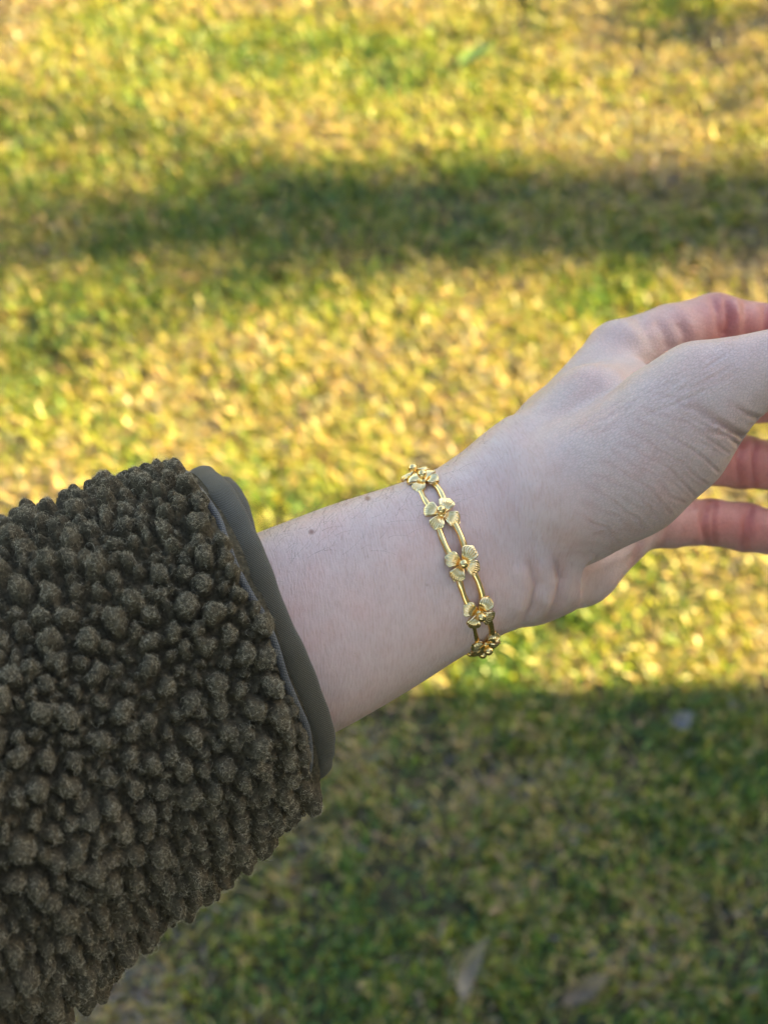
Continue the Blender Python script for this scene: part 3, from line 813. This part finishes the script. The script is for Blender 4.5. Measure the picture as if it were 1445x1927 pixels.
def band(name, profile, cpt, mat, parent, nring=220, rn=.046, rb=.043, wob_amp=.0006, seed=1, closed=True, shift=None):
    """sweep a closed profile [(along, out), ...] round the sleeve mouth"""
    rg_ = np.random.default_rng(seed); ph = np.linspace(0, 2 * math.pi, nring, endpoint=False)
    k1, k2, k3 = rg_.uniform(0, 6.28, 3); npf = len(profile)
    V_ = np.zeros((nring, npf, 3)); 
    for i, p_ in enumerate(ph):
        o_ = math.cos(p_) * SN * rn + math.sin(p_) * SB * rb
        nrm_ = math.cos(p_) * SN / rn + math.sin(p_) * SB / rb; nrm_ /= np.linalg.norm(nrm_)
        wo = wob_amp * (math.sin(3 * p_ + k1) + .7 * math.sin(5 * p_ + k2) + .3 * math.sin(11 * p_ + k3) + .12 * math.sin(29 * p_ + k1))
        sh = shift(p_) if shift else 0
        for j_, (al, ou) in enumerate(profile):
            V_[i, j_] = cpt + o_ + nrm_ * (ou + wo) + SAX * (al + sh + wo * .8 - .0022 - SHEAR * rn * math.cos(p_))
    me_ = mesh_np(name, (V_.reshape(-1, 3) - ORG) @ FR, grid_faces(nring + 0, npf, True) if False else _ring_faces(nring, npf))
    uv = me_.uv_layers.new(name='UVMap')
    li = np.empty(len(me_.loops), np.int32); me_.loops.foreach_get('vertex_index', li)
    al = np.array([p_[0] for p_ in profile]); ln = np.concatenate([[0], np.cumsum(np.hypot(np.diff(al), np.diff([p_[1] for p_ in profile])))])
    uvv = np.stack([(li // npf) / nring * 2 * math.pi * rn * 6, ln[li % npf] * 6], -1)
    # seam at the wrap of the ring
    f_i = np.repeat(np.arange(len(me_.polygons)), 4)
    ringi = (li // npf); first = ringi.reshape(-1, 4).min(1); last = ringi.reshape(-1, 4).max(1)
    wrapm = np.repeat((last - first) > 2, 4) & (ringi == 0)
    uvv[wrapm, 0] = 2 * math.pi * rn * 6
    pj = (li % npf).reshape(-1, 4); wj = np.repeat((pj.max(1) - pj.min(1)) > 2, 4) & ((li % npf) == 0)
    uvv[wj, 1] = (ln[-1] + .0005) * 6
    uv.data.foreach_set('uv', uvv.astype(np.float32).ravel())
    return link(name, me_, mat, parent)
def _ring_faces(a, b):
    i = np.arange(a)[:, None]; j = np.arange(b)[None, :]; i2 = (i + 1) % a; j2 = (j + 1) % b
    return np.stack([i * b + j, i * b + j2, i2 * b + j2, i2 * b + j], -1).reshape(-1, 4)
prof = [(-.003, -.004)] + [(.0005 + .0074 * (0.5 - .5 * math.cos(math.pi * k / 12)), -.001 + .0026 * math.sin(math.pi * k / 12) ** .55) for k in range(13)] + [(.0074, -.0035), (.004, -.0045)]
cuff = band('cuff', prof, SC, CUFF, sleeve, 300, .0447, .0425, .0006, 4)
pp = [(-.0002 + .0010 * math.cos(2 * math.pi * k / 8), .0017 + .0008 * math.sin(2 * math.pi * k / 8)) for k in range(8)]
band('piping', pp, SC, PIPING, sleeve, 260, .0458, .043, .0004, 9, shift=lambda p: .0005 * math.sin(9 * p))
prof2 = [(.002 + .007 * (0.5 - .5 * math.cos(math.pi * k / 10)), -.0012 + .0016 * math.sin(math.pi * k / 10) ** .6) for k in range(11)] + [(.0085, -.0025), (.003, -.003)]
band('lining', prof2, SC - SN * .001, CUFF, sleeve, 220, .0405, .0395, .0004, 12, shift=lambda p: -.0060 + .0085 * max(0, -math.cos(p + .5)) ** 3)

# ------------------------------------------------------------------ the bracelet
tb = R(5.5)
BA2 = np.array([.935, .354]); BAX = np.array([BA2[0] * math.cos(tb), BA2[1] * math.cos(tb), -math.sin(tb)]); BAX /= np.linalg.norm(BAX)
BT = np.array([.354, -.935, 0]); BT -= BAX * BT.dot(BAX); BT /= np.linalg.norm(BT)     # down in the picture
BN = np.cross(BAX, BT); BN *= np.sign(BN[2])                                            # towards the viewer
BC = P(846, 1057, .4445)
BF = np.stack([BAX, BT, np.cross(BAX, BT)], 1); zs = 1 if np.cross(BAX, BT)[2] > 0 else -1
bracelet = link('bracelet', None); bracelet.empty_display_size = .03
bracelet.matrix_world = M_CAM @ M_from(BF, BC)
props(bracelet, 'gold bangle of four petal flowers joined by double bars worn round the wrist', 'bracelet')
RN, RB = .0263, .0235
def ring_pt(a):  # a = 0 faces the viewer, positive goes down the picture
    return np.array([0, RN * math.sin(a), zs * RB * math.cos(a)])
def ring_frame(a):
    tg = np.array([0, RN * math.cos(a), -zs * RB * math.sin(a)]); tg /= np.linalg.norm(tg)
    no = np.array([0, math.sin(a) / RN, zs * math.cos(a) / RB]); no /= np.linalg.norm(no)
    return tg, no
def petal_mesh():
    nu, nv = 13, 41; top, bot = [], []
    for i in range(nu):
        u = i / (nu - 1)
        r = .0008 + .0046 * u
        hw = (.0006 + .00165 * min(1, u / .62) ** .75) * (max(0, 1 - max(0, (u - .5) / .505) ** 2.3) ** .5 if u > .5 else 1)
        for j in range(nv):
            q = j / (nv - 1) * 2 - 1
            x = r - .00035 * q * q * u
            ridge = -.00034 * max(math.exp(-((q - g0 * (.55 + .45 * u)) / .10) ** 2) for g0 in (-.78, -.42, -.1, .22, .56, .84)) * min(1, u * 2.2) * (1 - min(1, max(0, (u - .74) / .2)))
            z = .0007 + .0012 * math.sin(u * 2.7) - .0007 * u * u - .00030 * q * q * u + ridge
            if abs(q) > .93 or u > .97: z -= .0002
            top.append((x, hw * q * 1.06, z)); bot.append((x - .00012, hw * q * .98, z - .0008 - ridge))
    n = nu * nv; f = grid_faces(nu, nv)
    F = [f[:, ::-1], f + n]
    side = []
    loop = [i * nv for i in range(nu)] + [(nu - 1) * nv + j for j in range(1, nv)] + [i * nv + nv - 1 for i in range(nu - 2, -1, -1)] + [j for j in range(nv - 2, 0, -1)]
    for a_, b_ in zip(loop, loop[1:] + loop[:1]): side.append([a_, b_, b_ + n, a_ + n])
    return mesh_np('petal', np.array(top + bot), [np.concatenate(F + [np.array(side)])])
def bead_mesh():
    nu, nv = 12, 20; V_ = []
    for i in range(nu):
        a_ = math.pi * (i + .5) / nu
        for j in range(nv): V_.append((.00135 * math.sin(a_) * math.cos(2 * math.pi * j / nv), .00135 * math.sin(a_) * math.sin(2 * math.pi * j / nv), .0025 + .00135 * math.cos(a_)))
    v1 = np.array(V_); f1 = [grid_faces(nu, nv, True)]
    parts_ = [(v1, f1), tube([(0, 0, -.0002), (0, 0, .0005), (0, 0, .0012)], [.0013, .0012, .0008], 16, (1, 0, 0))]
    return mesh_np('flower', *merge(parts_))
PETAL, BEAD = petal_mesh(), bead_mesh(); PETAL.materials.append(LIT_GOLD); BEAD.materials.append(GOLD)
NFL = 11
# arc length table so that flowers sit evenly
ang0 = R(1.5)
rgp = np.random.default_rng(3)
def make_flower(a, jit):
    tg, no = ring_frame(a); ax_ = np.cross(tg, no)
    fr = np.stack([tg, np.cross(no, tg), no], 1)
    o = link('flower', BEAD, None, bracelet, M_from(fr, ring_pt(a) + no * .0006))
    for k in range(4):
        p_ = link('petal', PETAL, None, o)
        p_.matrix_local = Matrix.Rotation(R(45 + 90 * k) + jit[k] , 4, 'Z') @ Matrix.Rotation(jit[k + 4], 4, 'Y') @ Matrix.Scale(1 + jit[k + 8], 4)
    return o
angs = [ang0 + k * 2 * math.pi / NFL for k in range(NFL)]
for a_ in angs: make_flower(a_, np.concatenate([rgp.normal(size=4) * .05, .05 + rgp.normal(size=4) * .07, rgp.normal(size=4) * .03]))
for k in range(NFL):
    a0, a1 = angs[k] + R(5.5), angs[k] + R(360 / NFL - 5.5)
    for sgn in (-1, 1):
        pts, rad = [], []
        for i in range(15):
            u = i / 14; aa = a0 + (a1 - a0) * u; tg, no = ring_frame(aa)
            pts.append(ring_pt(aa) + no * (.0004 + .0001 * math.sin(7 * u + k)) + np.array([sgn * (.00215 + .00036 * math.sin(math.pi * u)), 0, 0]))
            rad.append(.00088 + .00012 * abs(2 * u - 1) ** 3 + .00004 * math.sin(11 * u + 3 * k + sgn))
        v_, f_ = tube(pts, rad, 12, (1, 0, 0)); bar = mesh_np('link_bar', v_, f_); bar.materials.append(GOLD)
        link('link_bar', bar, None, bracelet)
